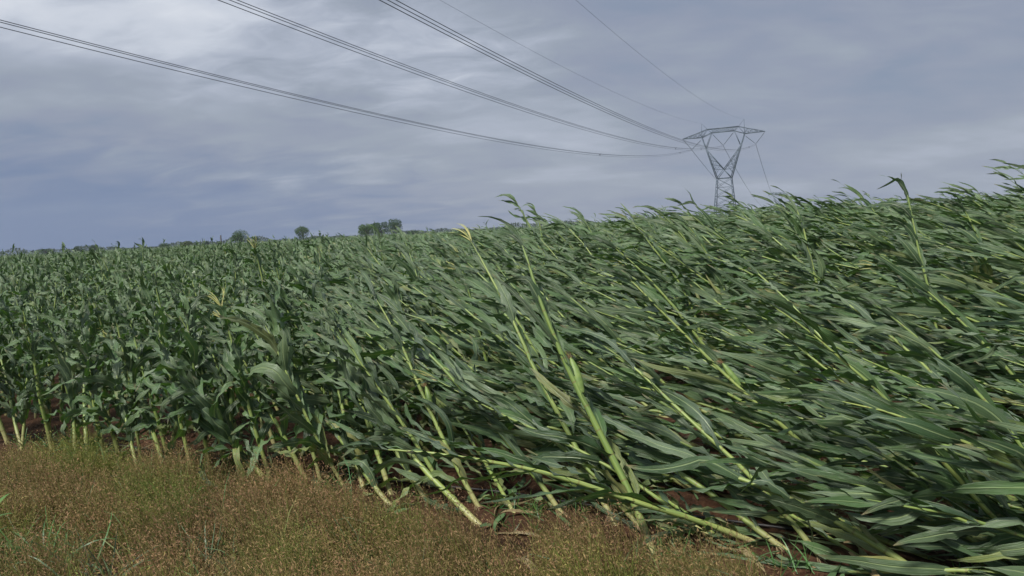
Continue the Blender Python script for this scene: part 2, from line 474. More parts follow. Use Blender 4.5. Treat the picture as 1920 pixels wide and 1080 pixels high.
def make_plants(x, y, r, S_l, C_l, S_s, sides, nl, seed, forced=None):
    """one array call for many plants; returns per-plant stalk arrays and leaf arrays"""
    n = len(x)
    tilt, az, L, gust, q, a = plant_params(x, y, r)
    z = gz(x, y) - .03
    P = np.stack([x, y, z], 1)
    T0 = np.stack([np.cos(az)*np.sin(np.radians(tilt)), np.sin(az)*np.sin(np.radians(tilt)), np.cos(np.radians(tilt))], 1)
    if forced:
        for i, (d, l) in forced.items():
            T0[i] = d; L[i] = l
    bdir = unit(WIND[None, :] + np.array([0, 0, -.15])[None, :] + r.normal(0, .12, (n, 3)))
    bend = .05 + .20*gust + r.normal(0, .07, n)
    rad = .0150*r.uniform(.78, 1.22, n)*(1.05 - .13*gust)
    if forced: rad[0] *= 1.5; rad[1] *= 1.2; rad[6] *= 1.3
    nodes = np.round(L/.15)
    pts, Ts, sv, suv = stalks(P, T0, L, bdir, bend, rad, S_s, sides, nodes, seed)
    # leaves: alternate on the two sides of each stalk, the last few bunched at the top
    k = np.arange(nl)
    fr = np.concatenate([np.linspace(.07, .93, nl - 2)**1.1, [.985, 1.0]])
    fr = fr[None, :] + r.uniform(-.02, .02, (n, nl)); fr = np.clip(fr, .05, 1)
    lo_ = .20*(1 - gust[:, None]); fr = lo_ + (1 - lo_)*fr
    idx = fr*S_s; i0 = np.clip(idx.astype(int), 0, S_s - 1); w = (idx - i0)[..., None]
    ar = np.arange(n)[:, None]
    LP = pts[ar, i0]*(1 - w) + pts[ar, i0 + 1]*w
    LT = unit(Ts[ar, i0]*(1 - w) + Ts[ar, i0 + 1]*w)
    phi = r.uniform(0, 6.28, n)[:, None] + math.pi*k[None, :] + r.normal(0, .35, (n, nl))
    U = unit(np.cross(LT, np.array([.2, .3, .93]))); V = np.cross(LT, U)
    side = U*np.cos(phi)[..., None] + V*np.sin(phi)[..., None]
    op = np.radians(np.interp(fr, [0, .3, .8, 1], [48, 40, 28, 12]))*np.interp(gust, [.25, .6, 1], [.62, .9, .62])[:, None] + r.normal(0, .12, (n, nl))
    T = LT*np.cos(op)[..., None] + side*np.sin(op)[..., None]
    B = np.cross(LT, side)
    ll = np.interp(fr, [0, .25, .6, .9, 1.0], [.50, .62, .66, .50, .36])*r.uniform(.65, 1.15, (n, nl))*np.interp(gust, [.25, .6, 1], [.90, 1.04, 1.02])[:, None]
    ll = ll*np.where(TALL, .55, 1.0)[:, None]
    ww = np.interp(fr, [0, .3, .7, 1.0], [.060, .080, .082, .045])*r.uniform(.75, 1.25, (n, nl))*np.interp(gust, [.25, .6, 1], [.88, 1.02, .80])[:, None]
    kw = (np.interp(fr, [0, 1], [1.2, 2.6])*(.15 + 2.6*gust[:, None]**1.8))*r.uniform(.5, 1.5, (n, nl))
    kg = np.interp(fr, [0, 1], [3.6, 1.1])*r.uniform(.3, 1.6, (n, nl))*(1.35 - .85*gust[:, None])
    # battered, standing plants: many leaves snapped, hanging or thrown up
    kg = np.where((r.random((n, nl)) < .30*(.8 - gust[:, None])), -1.5, kg)
    m = n*nl
    rs = lambda A: A.reshape(m, -1)
    wv = unit(WIND[None] + 1.3*np.repeat(T0, nl, 0)*(gust[:, None]*(1 - np.clip(fr, 0, 1)**3)).reshape(-1, 1) + r.normal(0, .22, (m, 3)))
    lv, luv = grow_leaves(rs(LP), rs(T), rs(B), ll.ravel(), ww.ravel(), kw.ravel(), kg.ravel(), S_l, C_l,
                          rough=np.repeat(np.interp(gust, [.25, .6, 1], [4.8, 2.3, 1.0]), nl)[:, None], twist=2.2, ripple=np.repeat(np.interp(gust, [.25, 1], [3.0, 1.8]), nl)[:, None], wind=wv, seed=seed + 5, brk=np.repeat(.92 - .68*gust, nl))
    lv = lv.reshape(n, nl, S_l + 1, C_l + 1, 3); luv = luv.reshape(n, nl, S_l + 1, C_l + 1, 2)
    # nothing sinks under the soil
    zf = gz(lv[..., 0], lv[..., 1]) + .01
    lv[..., 2] = np.maximum(lv[..., 2], zf)
    tone = np.zeros((n, nl, 3), dtype=np.float32)
    tone[..., 0] = np.clip(r.normal(.5, .32, (n, nl)) + r.normal(0, .15, n)[:, None] + .38*(1 - gust[:, None]), 0, 1.25)
    tone[..., 1] = np.where(r.random((n, nl)) < .05, r.uniform(.1, .6, (n, nl)), 0) + (fr < .22)*(r.random((n, nl)) < .5)*.75
    st = np.clip(r.normal(.5, .25, n), 0, 1)
    return dict(P=P, pts=pts, Ts=Ts, sv=sv, suv=suv, lv=lv, luv=luv, tone=tone, st=st, L=L, tilt=tilt, rad=rad, q=q, a=a, nl=nl)

# ---- where the plants stand: rows 0.75 m apart parallel to the field edge
def plant_grid(rmax, step, row):
    xs, ys, rows = [], [], []
    nrow = int(rmax/row) + 2
    for k in range(nrow):
        s = np.arange(-rmax*1.1, rmax*1.1, step)
        s = s + rng.uniform(-.05, .05, len(s)) + rng.uniform(0, step)
        qq = Q0 + k*row + rng.normal(0, .035, len(s))
        x = s*RD[0] + qq*RN[0]; y = s*RD[1] + qq*RN[1]
        xs.append(x); ys.append(y); rows.append(np.full(len(s), k))
    return np.concatenate(xs), np.concatenate(ys), np.concatenate(rows)
gx, gy, gr = plant_grid(46, .182, .75)
# a few extra plants standing proud of the first row where the verge gives way to bare soil
es = np.arange(.35, 2.6, .17) + rng.uniform(-.05, .05, 14); eq = Q0 - .16 + rng.normal(0, .09, 14)
gx = np.append(gx, es*RD[0] + eq*RN[0]); gy = np.append(gy, es*RD[1] + eq*RN[1]); gr = np.append(gr, np.zeros(14, int))
dist = np.hypot(gx, gy)
ratio = gx/np.maximum(gy, .1)
ok = (gy > 1.0) & (ratio > -.80 - .35/gy*2) & (ratio < .74 + 2.2/gy) & (dist < 44)
# random gaps
ok &= rng.random(len(gx)) > .06
gx, gy, gr, dist = gx[ok], gy[ok], gr[ok], dist[ok]

# ---- plants singled out in the photograph: foot pixel, a point on the stalk further up (pixel), stalk length to it, total length, label
HERO = [
    ((1232, 1045), (1072, 600), 1.42, 1.95, 'tallest near maize plant, its thick yellow-green stalk with fat ear rising in the centre', True),
    ((905, 982), (690, 785), 1.15, 1.85, 'maize plant with thick bare lower stalk leaning left, foot exposed at the grass edge', False),
    ((527, 917), (395, 800), .80, 1.45, 'bent maize plant left of centre, fan of leaves streaming left over red soil', False),
    ((312, 892), (258, 715), .78, 1.35, 'nearly upright pale maize stalk behind the brown grass, wide leaf at its top', False),
    ((162, 858), (152, 700), .78, 1.35, 'straight upright maize stalk beside a second thinner one near the left edge', False),
    ((140, 856), (137, 725), .62, 1.25, 'thinner upright maize stalk just left of the straight stalk near the left edge', False),
    ((1297, 1012), (1062, 880), 1.15, 1.95, 'flattened maize plant with swollen ear low on its stalk, near the grass end', True),
    ((1822, 1078), (1420, 855), 1.55, 2.25, 'long yellow-green maize stalk lying across the bottom right corner', False),
    ((1668, 1074), (1290, 850), 1.60, 2.2, 'long lodged maize plant left of the bottom right corner, running up to the centre', False),
    ((1405, 1040), (1180, 860), 1.10, 1.9, 'lodged maize plant rooted where the brown grass gives way to bare soil', False),
    ((975, 975), (880, 800), .95, 1.6, 'slim maize plant right of the bare-footed thick stalk, arching over the black hose', False),
    ((735, 945), (590, 770), .98, 1.6, 'maize plant halfway along the grass edge, leaning left with twin grey leaves', False),
    ((262, 893), (240, 780), .52, 1.2, 'short maize plant with drooping lowest leaf between the two pale stalks on the left', False),
    ((40, 835), (12, 720), .65, 1.3, 'maize plant at the far left frame edge, leaning out of the picture', False),
]
TOP = [  # plants whose tops break the skyline: foot pixel on the canopy side, distance, tip pixel, label
    (1765, 6.3, (1752, 338), 'windswept maize plant, long leaves streaming left above the skyline right of the pylon', .55),
    (1545, 7.2, (1508, 368), 'maize plant with arched leaf tuft on the skyline right of the far pylon', .5),
    (1320, 7.6, (1262, 378), 'maize plant whose leaf tuft pokes up just left of the foot of the pylon', .4),
    (1385, 8.2, (1335, 390), 'maize plant whose streaming tuft crosses the foot of the pylon', .4),
    (1878, 6.8, (1862, 372), 'maize plant on the skyline nearest the right edge, leaf tips turned up', .4),
    (735, 9.5, (694, 457), 'forked tall maize plant standing in front of the distant tree group', .1),
    (925, 7.0, (868, 484), 'maize plant with pale bent-over tassel on the skyline near the centre', .5),
    (428, 8.8, (408, 505), 'tall slender pale maize stalk standing bolt upright in the left half', .05),
    (262, 7.6, (252, 560), 'upright light-stemmed maize plant rising out of the canopy on the left', .05),
]
hx, hy, forced, hlabels, hear = [], [], {}, [], []
for (fp, mp_, l1, lt, lab, ear) in HERO:
    g = ground_at(*fp); r_ = ray(*mp_); o_ = np.array([0, 0, CAM_H])
    # the point on the pixel's ray at distance l1 from the foot, the one farther from the camera
    ru = unit(r_); bq = 2*ru@(o_ - g); cq = (o_ - g)@(o_ - g) - l1*l1
    disc = bq*bq - 4*cq
    tt = (-bq + math.sqrt(disc))/2 if disc > 0 else -bq/2
    pt = o_ + ru*tt
    forced[len(hx)] = (unit(pt - g), lt)
    hx.append(g[0]); hy.append(g[1]); hlabels.append(lab); hear.append(ear)
for (fx, Yd, tip, lab, _) in TOP:
    tp = at(*tip, Yd)
    r_ = ray(fx, tip[1] + 60); X_ = r_[0]/r_[1]*Yd*.985
    g = np.array([X_, Yd*.985, 0.]); g[2] = float(gz(g[0], g[1]))
    v = tp - g
    forced[len(hx)] = (unit(v), float(np.linalg.norm(v)))
    hx.append(g[0]); hy.append(g[1]); hlabels.append(lab); hear.append(False)
hx, hy = np.array(hx), np.array(hy)
# drop grid plants that would share a foot with them
for x_, y_ in zip(hx, hy):
    keep = np.hypot(gx - x_, gy - y_) > .13
    gx, gy, gr, dist = gx[keep], gy[keep], gr[keep], dist[keep]
NH = len(hx)
order = np.argsort(dist)
# nearest plants that fall inside the picture
inview = (gx/gy > -.74) & (gx/gy < .80 + .5/gy)
ind = [i for i in order if inview[i]][:300 - NH]
mask = np.zeros(len(gx), bool); mask[ind] = True
ix, iy, ir = gx[mask], gy[mask], gr[mask]
o2 = np.argsort(ix/iy + 0*ir); ix, iy, ir = ix[o2], iy[o2], ir[o2]
ax = np.concatenate([hx, ix]); ay = np.concatenate([hy, iy]); arow = np.concatenate([np.full(NH, -1), ir])
NL = 17
pl = make_plants(ax, ay, np.random.default_rng(5), 13, 4, 22, 9, NL, 100, forced)
QL = quad_grid(13, 4); TB = tube_grid(22, 9); LV = 14*5

def poly_tube(pts, rad, sides):
    pts = np.asarray(pts, float); T = unit(np.gradient(pts, axis=0))
    U = unit(np.cross(T, [0.01, 0.02, 1.])); V = np.cross(T, U)
    an = np.linspace(0, 2*math.pi, sides, endpoint=False)
    rad = np.broadcast_to(np.asarray(rad, float), (len(pts),))
    v = pts[:, None] + rad[:, None, None]*(U[:, None]*np.cos(an)[None, :, None] + V[:, None]*np.sin(an)[None, :, None])
    return v.reshape(-1, 3), tube_grid(len(pts) - 1, sides)
def with_t(tn, S, C):
    tn = tn.copy(); per = np.repeat(np.linspace(0, 1, S + 1), C + 1)
    tn[:, 2] = np.tile(per, len(tn)//len(per)); return tn
def ear_mesh(base, T, side, ln=.19, rad=.026):
    """husk: pointed tapered body held close to the stalk; silk: a tuft of threads at its tip"""
    Ta = unit(T*.97 + side*.20); U = unit(np.cross(Ta, [.1, .2, .97])); V = np.cross(Ta, U)
    S, K = 12, 10
    t = np.linspace(0, 1, S + 1)
    rr = rad*np.clip(np.sin(np.pi*np.clip(t*.86 + .12, 0, 1))**.7, .06, 1)*(1 + .05*np.sin(t*30))
    an = np.linspace(0, 2*math.pi, K, endpoint=False)
    c = base + side*.014 + Ta*(t*ln)[:, None]
    v = c[:, None] + rr[:, None, None]*(U*np.cos(an)[:, None] + V*np.sin(an)[:, None])[None]
    husk = (v.reshape(-1, 3), tube_grid(S, K))
    r = np.random.default_rng(3)
    n = 26; P = np.repeat((base + side*.014 + Ta*ln*.97)[None], n, 0)
    TT = unit(Ta + r.normal(0, .5, (n, 3))); BB = r.normal(0, 1, (n, 3))
    lv, _ = grow_leaves(P, TT, BB, r.uniform(.03, .07, n), np.full(n, .003), np.full(n, 8.), np.full(n, 10.), 4, 1, 2.0, seed=3)
    q = quad_grid(4, 1)
    f = (q[None] + (np.arange(n)*10)[:, None, None]).reshape(-1, 4)
    return husk, (lv.reshape(-1, 3), f)
def tassel_mesh(base, T, r):
    n = 9
    P = np.repeat(base[None], n, 0) + T*r.uniform(0, .06, n)[:, None]
    TT = unit(T*1.3 + r.normal(0, .35, (n, 3))); BB = r.normal(0, 1, (n, 3))
    lv, _ = grow_leaves(P, TT, BB, r.uniform(.14, .24, n), np.full(n, .009), np.full(n, 5.), np.full(n, 1.5), 8, 2, .8, seed=int(r.integers(1e6)))
    q = quad_grid(8, 2)
    f = (q[None] + (np.arange(n)*27)[:, None, None]).reshape(-1, 4)
    return lv.reshape(-1, 3), f

ORD = ('first second third fourth fifth sixth seventh eighth ninth tenth eleventh twelfth thirteenth fourteenth fifteenth '
       'sixteenth seventeenth eighteenth nineteenth twentieth').split()
TENS = {20: 'twenty', 30: 'thirty', 40: 'forty', 50: 'fifty'}
def ordinal(n):
    if n <= 20: return ORD[n-1]
    t, u = n//10*10, n % 10
    return {30: 'thirtieth', 40: 'fortieth', 50: 'fiftieth'}[t] if u == 0 else TENS[t] + '-' + ORD[u-1]
ZONES = [(-9, -.56, 'at the left edge'), (-.56, -.44, 'below the small far-left trees'), (-.44, -.33, 'below the brownish bush'),
         (-.33, -.22, 'below the two round trees'), (-.22, -.12, 'below the distant tree group'), (-.12, 0, 'left of the picture centre'),
         (0, .12, 'right of the picture centre'), (.12, .24, 'left of the pylon'), (.24, .36, 'below the pylon'), (.36, .48, 'right of the pylon'),
         (.48, .60, 'near the right edge'), (.60, .70, 'at the right edge'), (.70, 9, 'rooted beyond the right edge')]
front = [i for i in range(NH, len(ax)) if arow[i] == 0]
front_rank = {i: k + 1 for k, i in enumerate(sorted(front, key=lambda i: ax[i]/ay[i]))}
dd = np.hypot(ax, ay)
detail = set(int(i) for i in np.argsort(dd)[:75]) | set(range(NH))
rt = np.random.default_rng(77)
LAB = {}
for i in range(len(ax)):
    P = pl['P'][i]
    root = empty('maize_plant', P)
    if i < NH:
        tag(root, hlabels[i], 'maize plant', 'maize plants of the storm-blown field')
    elif i in front_rank:
        tl = pl['tilt'][i]
        how = 'standing almost straight' if tl < 16 else 'leaning left' if tl < 40 else 'blown down to the left'
        tag(root, f'{ordinal(front_rank[i])} maize plant from the left in the front row, {how}', 'maize plant',
            'maize plants of the storm-blown field')
    else:
        zn = next(z for z in ZONES if z[0] <= pl['a'][i] < z[1])
        tl = pl['tilt'][i]; Lm = pl['L'][i]
        how = 'upright' if tl < 16 else 'leaning' if tl < 38 else 'lodged' if tl < 56 else 'flattened'
        size = 'short' if Lm < 1.25 else 'tall' if Lm > 1.6 else 'middling'
        rowname = ordinal(int(arow[i]) + 1)
        LAB[i] = f'{size} {how} green maize plant in the {rowname} row, {zn[2]}'
    n_v = pl['sv'].shape[1]*pl['sv'].shape[2]
    mesh_obj('stalk', pl['sv'][i].reshape(-1, 3), TB, M_STALK, root, P, pl['suv'][i].reshape(-1, 2),
             np.full((n_v, 1), pl['st'][i], dtype=np.float32))
    if i in detail:
        for k in range(NL):
            mesh_obj('leaf', pl['lv'][i, k].reshape(-1, 3), QL, M_LEAF, root, P, pl['luv'][i, k].reshape(-1, 2),
                     with_t(np.repeat(pl['tone'][i, k][None], LV, 0), 13, 4))
    else:
        f = (QL[None] + (np.arange(NL)*LV)[:, None, None]).reshape(-1, 4)
        mesh_obj('foliage', pl['lv'][i].reshape(-1, 3), f, M_LEAF, root, P, pl['luv'][i].reshape(-1, 2),
                 with_t(np.repeat(pl['tone'][i], LV, 0), 13, 4))
    has_ear = (i < NH and hear[i]) or (i >= NH and rt.random() < .10)
    has_tas = (i < NH and 'tassel' in hlabels[i]) or (i >= NH and rt.random() < .07)
    if i in LAB:
        if has_ear or has_tas: LAB[i] = LAB[i].replace('maize plant', 'maize plant with ' + ('ear' if has_ear else 'tassel')).replace('green ', '')
        tag(root, LAB[i], 'maize plant', 'maize plants of the storm-blown field')
    if has_ear:
        j = 11 if i < NH else int(rt.integers(9, 13))
        T = pl['Ts'][i, j]; s = unit(np.cross(T, [0.3, -.8, .4])); s = s if s[2] > 0 else -s
        hk, sk = ear_mesh(pl['pts'][i, j], T, s, .22 if i < NH else .17, .030 if i < NH else .021)
        e = mesh_obj('ear', hk[0], hk[1], M_HUSK, root, P)
        mesh_obj('silk', sk[0], sk[1], M_SILK, e, P)
    if has_tas:
        tv, tf = tassel_mesh(pl['pts'][i, -1], pl['Ts'][i, -1], rt)
        mesh_obj('tassel', tv, tf, M_TASSEL, root, P)

    if i in front_rank or i < 14:
        # prop roots reaching from the lowest joint into a little heap of lifted soil
        rv, rf_, off = [], [], 0
        c0 = pl['pts'][i, 0] + (pl['pts'][i, 1] - pl['pts'][i, 0])*.9
        for k in range(9):
            an = k*.7 + rt.uniform(-.25, .25); d_ = np.array([math.cos(an), math.sin(an), 0.])
            a_ = c0 + d_*pl['rad'][i]*.8; b_ = P + d_*rt.uniform(.030, .060) + np.array([0, 0, -.01])
            m_ = (a_ + b_)*.5 + d_*.010 + np.array([0, 0, .008])
            v_, f_ = poly_tube(np.array([a_, m_, b_]), [.0035, .0032, .0025], 5)
            rv.append(v_); rf_.append(f_ + off); off += len(v_)
        mesh_obj('prop_roots', np.concatenate(rv), np.concatenate(rf_), M_ROOT, root, P)

# ---- the rest of the crop, past three hundred plants, as one mass
def merge_mass(blocks):
    V, F4, UV, TN, MI = [], [], [], [], []
    off = 0
    for b, (S_l, C_l, S_s, sides) in blocks:
        n, nl = len(b['P']), b['nl']
        lv = b['lv'].reshape(-1, 3); q = quad_grid(S_l, C_l); per = (S_l + 1)*(C_l + 1)
        f = (q[None] + (np.arange(n*nl)*per)[:, None, None]).reshape(-1, 4) + off
        V.append(lv); F4.append(f); UV.append(b['luv'].reshape(-1, 2)); TN.append(with_t(np.repeat(b['tone'].reshape(-1, 3), per, 0), S_l, C_l)); MI.append(np.zeros(len(f)))
        off += len(lv)
        sv = b['sv'].reshape(-1, 3); q = tube_grid(S_s, sides); per = (S_s + 1)*sides
        f = (q[None] + (np.arange(n)*per)[:, None, None]).reshape(-1, 4) + off
        V.append(sv); F4.append(f); UV.append(b['suv'].reshape(-1, 2))
        tn = np.zeros((len(sv), 3), dtype=np.float32); tn[:, 0] = np.repeat(b['st'], per); TN.append(tn); MI.append(np.ones(len(f)))
        off += len(sv)
    return np.concatenate(V), np.concatenate(F4), np.concatenate(UV), np.concatenate(TN), np.concatenate(MI)
rx, ry = gx[~mask], gy[~mask]; rd = np.hypot(rx, ry)
blocks = []
s1 = rd < 12
blocks.append((make_plants(rx[s1], ry[s1], np.random.default_rng(21), 9, 2, 9, 6, 16, 300), (9, 2, 9, 6)))
s2 = (rd >= 12) & (rd < 24)
blocks.append((make_plants(rx[s2], ry[s2], np.random.default_rng(22), 6, 2, 5, 4, 13, 400), (6, 2, 5, 4)))
s3 = (rd >= 24)
blocks.append((make_plants(rx[s3], ry[s3], np.random.default_rng(23), 5, 1, 3, 3, 8, 500), (5, 1, 3, 3)))
# farther out: sparser, seen edge-on at eye level
rf = np.random.default_rng(9)
nf = 16000
ff = np.sqrt(rf.uniform(43**2, 190**2, nf)); af = rf.uniform(-.70, .70, nf)
fx, fy = ff*np.sin(af), ff*np.cos(af)
bf = make_plants(fx, fy, rf, 3, 1, 2, 3, 6, 600)
blocks.append((bf, (3, 1, 2, 3)))
v, f, uv, tn, mi = merge_mass(blocks)
mm = mesh_obj('maize_crop', v, f, [M_LEAF, M_STALK], uv=uv, tone=tn, midx=mi)
tag(mm, 'endless mass of wind-beaten green maize filling the field behind the nearest rows out to the horizon', 'maize crop', kind='stuff')
del blocks, v, f, uv, tn, mi

# ------------------------------------------------------------------ dry grass strip, weeds, hose, litter
def pnoise(x, y, s=1.0, ph=0.0):
    x, y = x*s + ph, y*s - ph
    return (np.sin(x*2.1 + 1.7*np.sin(y*1.3)) + np.sin(y*2.7 + 1.3*np.sin(x*1.9 + ph)) + np.sin((x + y)*3.7 + ph)*.6)/2.6
def strip_points(n, r, q_lo, q_hi, s_lo=-6.2, s_hi=2.2):
    s = r.uniform(s_lo, s_hi, n); q = r.uniform(q_lo, q_hi, n) + Q0
    return s*RD[0] + q*RN[0], s*RD[1] + q*RN[1]
def build_grass():
    r = np.random.default_rng(40)
    nc = 640
    cx_, cy_ = strip_points(nc, r, -2.9, -.20)
    q = cx_*RN[0] + cy_*RN[1] - Q0; s = cx_*RD[0] + cy_*RD[1]
    keep = (q < -.26 - .22*sstep(-4.2, -2.2, s) + .10*pnoise(cx_, cy_, 2.2, 1.)) & (s < -.60 - .3*(q + .5) + .13*r.normal(0, 1, nc)) & (cy_ > 1.2) & (cx_/cy_ > -.9)
    cx_, cy_, q = cx_[keep], cy_[keep], q[keep]; nc = len(cx_)
    ch = np.clip(r.normal(.32, .09, nc), .13, .50); crad = r.uniform(.05, .12, nc)
    cg = sstep(-.1, .9, pnoise(cx_, cy_, 1.5, 8.0) + r.normal(0, .35, nc) + .5*sstep(-.9, -2.0, q) + .45*sstep(-2.2, -3.6, cx_) - .25)
    cpk = r.random(nc)
    per = np.clip(r.normal(112, 28, nc), 40, 180).astype(int)
    ci = np.repeat(np.arange(nc), per); n = len(ci)
    ox, oy = r.normal(0, 1, n)*crad[ci], r.normal(0, 1, n)*crad[ci]
    x, y = cx_[ci] + ox, cy_[ci] + oy
    h = ch[ci]*(1.08 - .9*np.minimum(1, (ox**2 + oy**2)/(.18**2)))*r.uniform(.7, 1.2, n)
    h = np.clip(h, .07, .46)
    z = gz(x, y)
    pink = np.clip(cpk[ci] + r.normal(0, .2, n), 0, 1); gsel = np.clip(cg[ci] + r.normal(0, .12, n), 0, 1)
    brown = np.stack([.285 + .07*pink, .200 - .005*pink, .085 + .025*pink], 1)
    green = np.stack([.17 + .07*pink, .20 + .02*pink, .05 + 0*pink], 1)
    col = (brown*(1 - gsel[:, None]) + green*gsel[:, None])*r.uniform(.7, 1.2, (n, 1))*r.uniform(.75, 1.15, nc)[ci][:, None]
    P = np.stack([x, y, z - .01], 1)
    T = unit(np.stack([r.normal(-.08, .14, n) + ox*4.0, r.normal(.03, .14, n) + oy*4.0, np.ones(n)], 1))
    B = r.normal(0, 1, (n, 3))
    S = 4
    lv, _ = grow_leaves(P, T, B, h*1.05, np.full(n, .0032), np.full(n, 1.2), np.full(n, .7), S, 1, .8, seed=41)
    q4 = quad_grid(S, 1)
    V = [lv.reshape(-1, 3)]; Fc = [(q4[None] + (np.arange(n)*10)[:, None, None]).reshape(-1, 4)]
    C = [np.repeat(col*np.array([.55, .8, .45]), 10, 0)]
    off = n*10
    # spikelets of the open panicle around the upper stem
    K = 13
    cen = lv.mean(2)                                 # n,S+1,3
    t = r.uniform(.30, 1.0, (n, K))
    i0 = np.clip((t*S).astype(int), 0, S - 1); w = (t*S - i0)[..., None]
    ar = np.arange(n)[:, None]
    c = cen[ar, i0]*(1 - w) + cen[ar, i0 + 1]*w
    spread = (.030*np.sin(np.pi*np.clip((t - .2)/.9, 0, 1)) + .004)[..., None]
    c = c + r.normal(0, 1, (n, K, 3))*spread
    d = unit(r.normal(0, .8, (n, K, 3)) + np.array([-.3, 0, .8])); e = unit(np.cross(d, r.normal(0, 1, (n, K, 3))))
    ln = r.uniform(.005, .013, (n, K, 1)); wd = r.uniform(.0012, .0025, (n, K, 1))
    quad = np.stack([c - d*ln, c + e*wd, c + d*ln, c - e*wd], 2).reshape(-1, 3)
    V.append(quad); m = n*K
    Fc.append(np.arange(m*4).reshape(-1, 4) + off)
    sc_ = np.repeat(col[:, None], K, 1)*r.uniform(.8, 1.25, (n, K, 1))
    C.append(np.repeat(sc_.reshape(-1, 3), 4, 0)); off += m*4
    # green basal blades between the stems
    nb = 22000
    sel = r.integers(0, n, nb)
    Pb = P[sel] + np.stack([r.normal(0, .03, nb), r.normal(0, .03, nb), np.zeros(nb)], 1)
    Tb = unit(np.stack([r.normal(-.1, .6, nb), r.normal(0, .6, nb), np.ones(nb)], 1))
    bl, _ = grow_leaves(Pb, Tb, r.normal(0, 1, (nb, 3)), r.uniform(.08, .24, nb), r.uniform(.003, .006, nb), np.full(nb, 1.5), np.full(nb, 3.), 4, 1, 1.0, seed=43)
    V.append(bl.reshape(-1, 3)); Fc.append((q4[None] + (np.arange(nb)*10)[:, None, None]).reshape(-1, 4) + off)
    nlg = 900
    sel2 = r.integers(0, n, nlg)
    l2, _ = grow_leaves(P[sel2], unit(np.stack([r.normal(-.1, .45, nlg), r.normal(0, .45, nlg), np.ones(nlg)], 1)), r.normal(0, 1, (nlg, 3)),
                        r.uniform(.25, .46, nlg), r.uniform(.004, .009, nlg), np.full(nlg, 1.5), np.full(nlg, 4.), 4, 1, 1.0, seed=44)
    V.append(l2.reshape(-1, 3)); Fc.append((q4[None] + (np.arange(nlg)*10)[:, None, None]).reshape(-1, 4) + off + nb*10)
    gc = np.stack([r.uniform(.06, .20, nb), r.uniform(.12, .20, nb), r.uniform(.03, .06, nb)], 1)
    C.append(np.repeat(gc, 10, 0))
    C.append(np.repeat(np.stack([r.uniform(.10, .24, nlg), r.uniform(.17, .27, nlg), r.uniform(.06, .12, nlg)], 1), 10, 0))
    o = mesh_obj('dry_grass', np.concatenate(V), np.concatenate(Fc), M_GRASS, tone=np.concatenate(C).astype(np.float32), smooth=False)
    tag(o, 'brown and yellow-green seeding grass in a dense strip along the field edge', 'grass', kind='stuff')
build_grass()

def blades(name, px, py, n, ln, wd, col, seed, label, cat, lean=.5, spread=.06, kg=3.0, kw=1.5, group=None, S=7, loc=None):
    r = np.random.default_rng(seed)
    g = ground_at(px, py) if loc is None else np.array(loc)
    P = np.repeat(g[None], n, 0) + np.stack([r.normal(0, spread, n), r.normal(0, spread, n), np.zeros(n)], 1)
    P[:, 2] = gz(P[:, 0], P[:, 1]) - .01
    T = unit(np.stack([r.normal(-.15, lean, n), r.normal(0, lean, n), np.ones(n)], 1))
    side = unit(np.cross(T, r.normal(0, 1, (n, 3))))
    lv, uv = grow_leaves(P, T, side, r.uniform(.6, 1.1, n)*ln, r.uniform(.7, 1.2, n)*wd, np.full(n, kw), r.uniform(.5, 1.4, n)*kg, S, 2, .8, seed=seed, twist=.8, ripple=.5)
    lv[..., 2] = np.maximum(lv[..., 2], gz(lv[..., 0], lv[..., 1]) + .006)
    per = (S + 1)*3
    f = (quad_grid(S, 2)[None] + (np.arange(n)*per)[:, None, None]).reshape(-1, 4)
    c = np.array(col)[None]*r.uniform(.65, 1.35, (n, 1))
    o = mesh_obj(name, lv.reshape(-1, 3), f, M_BLADE, loc=g, tone=np.repeat(c, per, 0).astype(np.float32))
    return tag(o, label, cat, group)
TG = 'green grass tufts in and beside the dry strip'
GREEN = (.085, .19, .055); GREY = (.13, .20, .11)
blades('grass_tuft', 55, 1105, 130, .46, .012, GREEN, 1, 'largest lush green grass tuft in the bottom left corner', 'grass tuft', .6, .14, 3.2, group=TG)
blades('grass_tuft', 185, 1115, 34, .50, .014, GREY, 2, 'grass tuft with long grey-green arching blades at the bottom, right of the corner tuft', 'grass tuft', .7, .06, 3.5, group=TG)
blades('grass_tuft', 395, 1065, 18, .36, .009, GREY, 3, 'small green grass tuft in the brown grass, lower left', 'grass tuft', .5, .04, group=TG)
blades('grass_tuft', 410, 1160, 22, .34, .009, GREEN, 4, 'low green grass tuft at the bottom edge, left of centre', 'grass tuft', .7, .05, group=TG)
blades('grass_tuft', 1245, 1042, 26, .22, .010, GREEN, 5, 'grass tuft by the foot of the flattened plant with the swollen ear', 'grass tuft', .6, .05, group=TG)
blades('grass_tuft', 1478, 1072, 26, .22, .010, GREEN, 6, 'grass tuft on bare soil right of the end of the brown strip', 'grass tuft', .6, .06, group=TG)
blades('grass_tuft', 290, 900, 30, .24, .009, GREEN, 7, 'dark grass tuft under the standing stalks on the left', 'grass tuft', .6, .07, group=TG)
blades('grass_tuft', 620, 925, 30, .22, .009, GREEN, 8, 'grass tuft on red soil between the leaning stalks left of centre', 'grass tuft', .7, .07, group=TG)
blades('grass_tuft', 75, 840, 36, .26, .009, GREEN, 9, 'green grass tuft behind the brown strip near the left edge', 'grass tuft', .6, .10, group=TG)

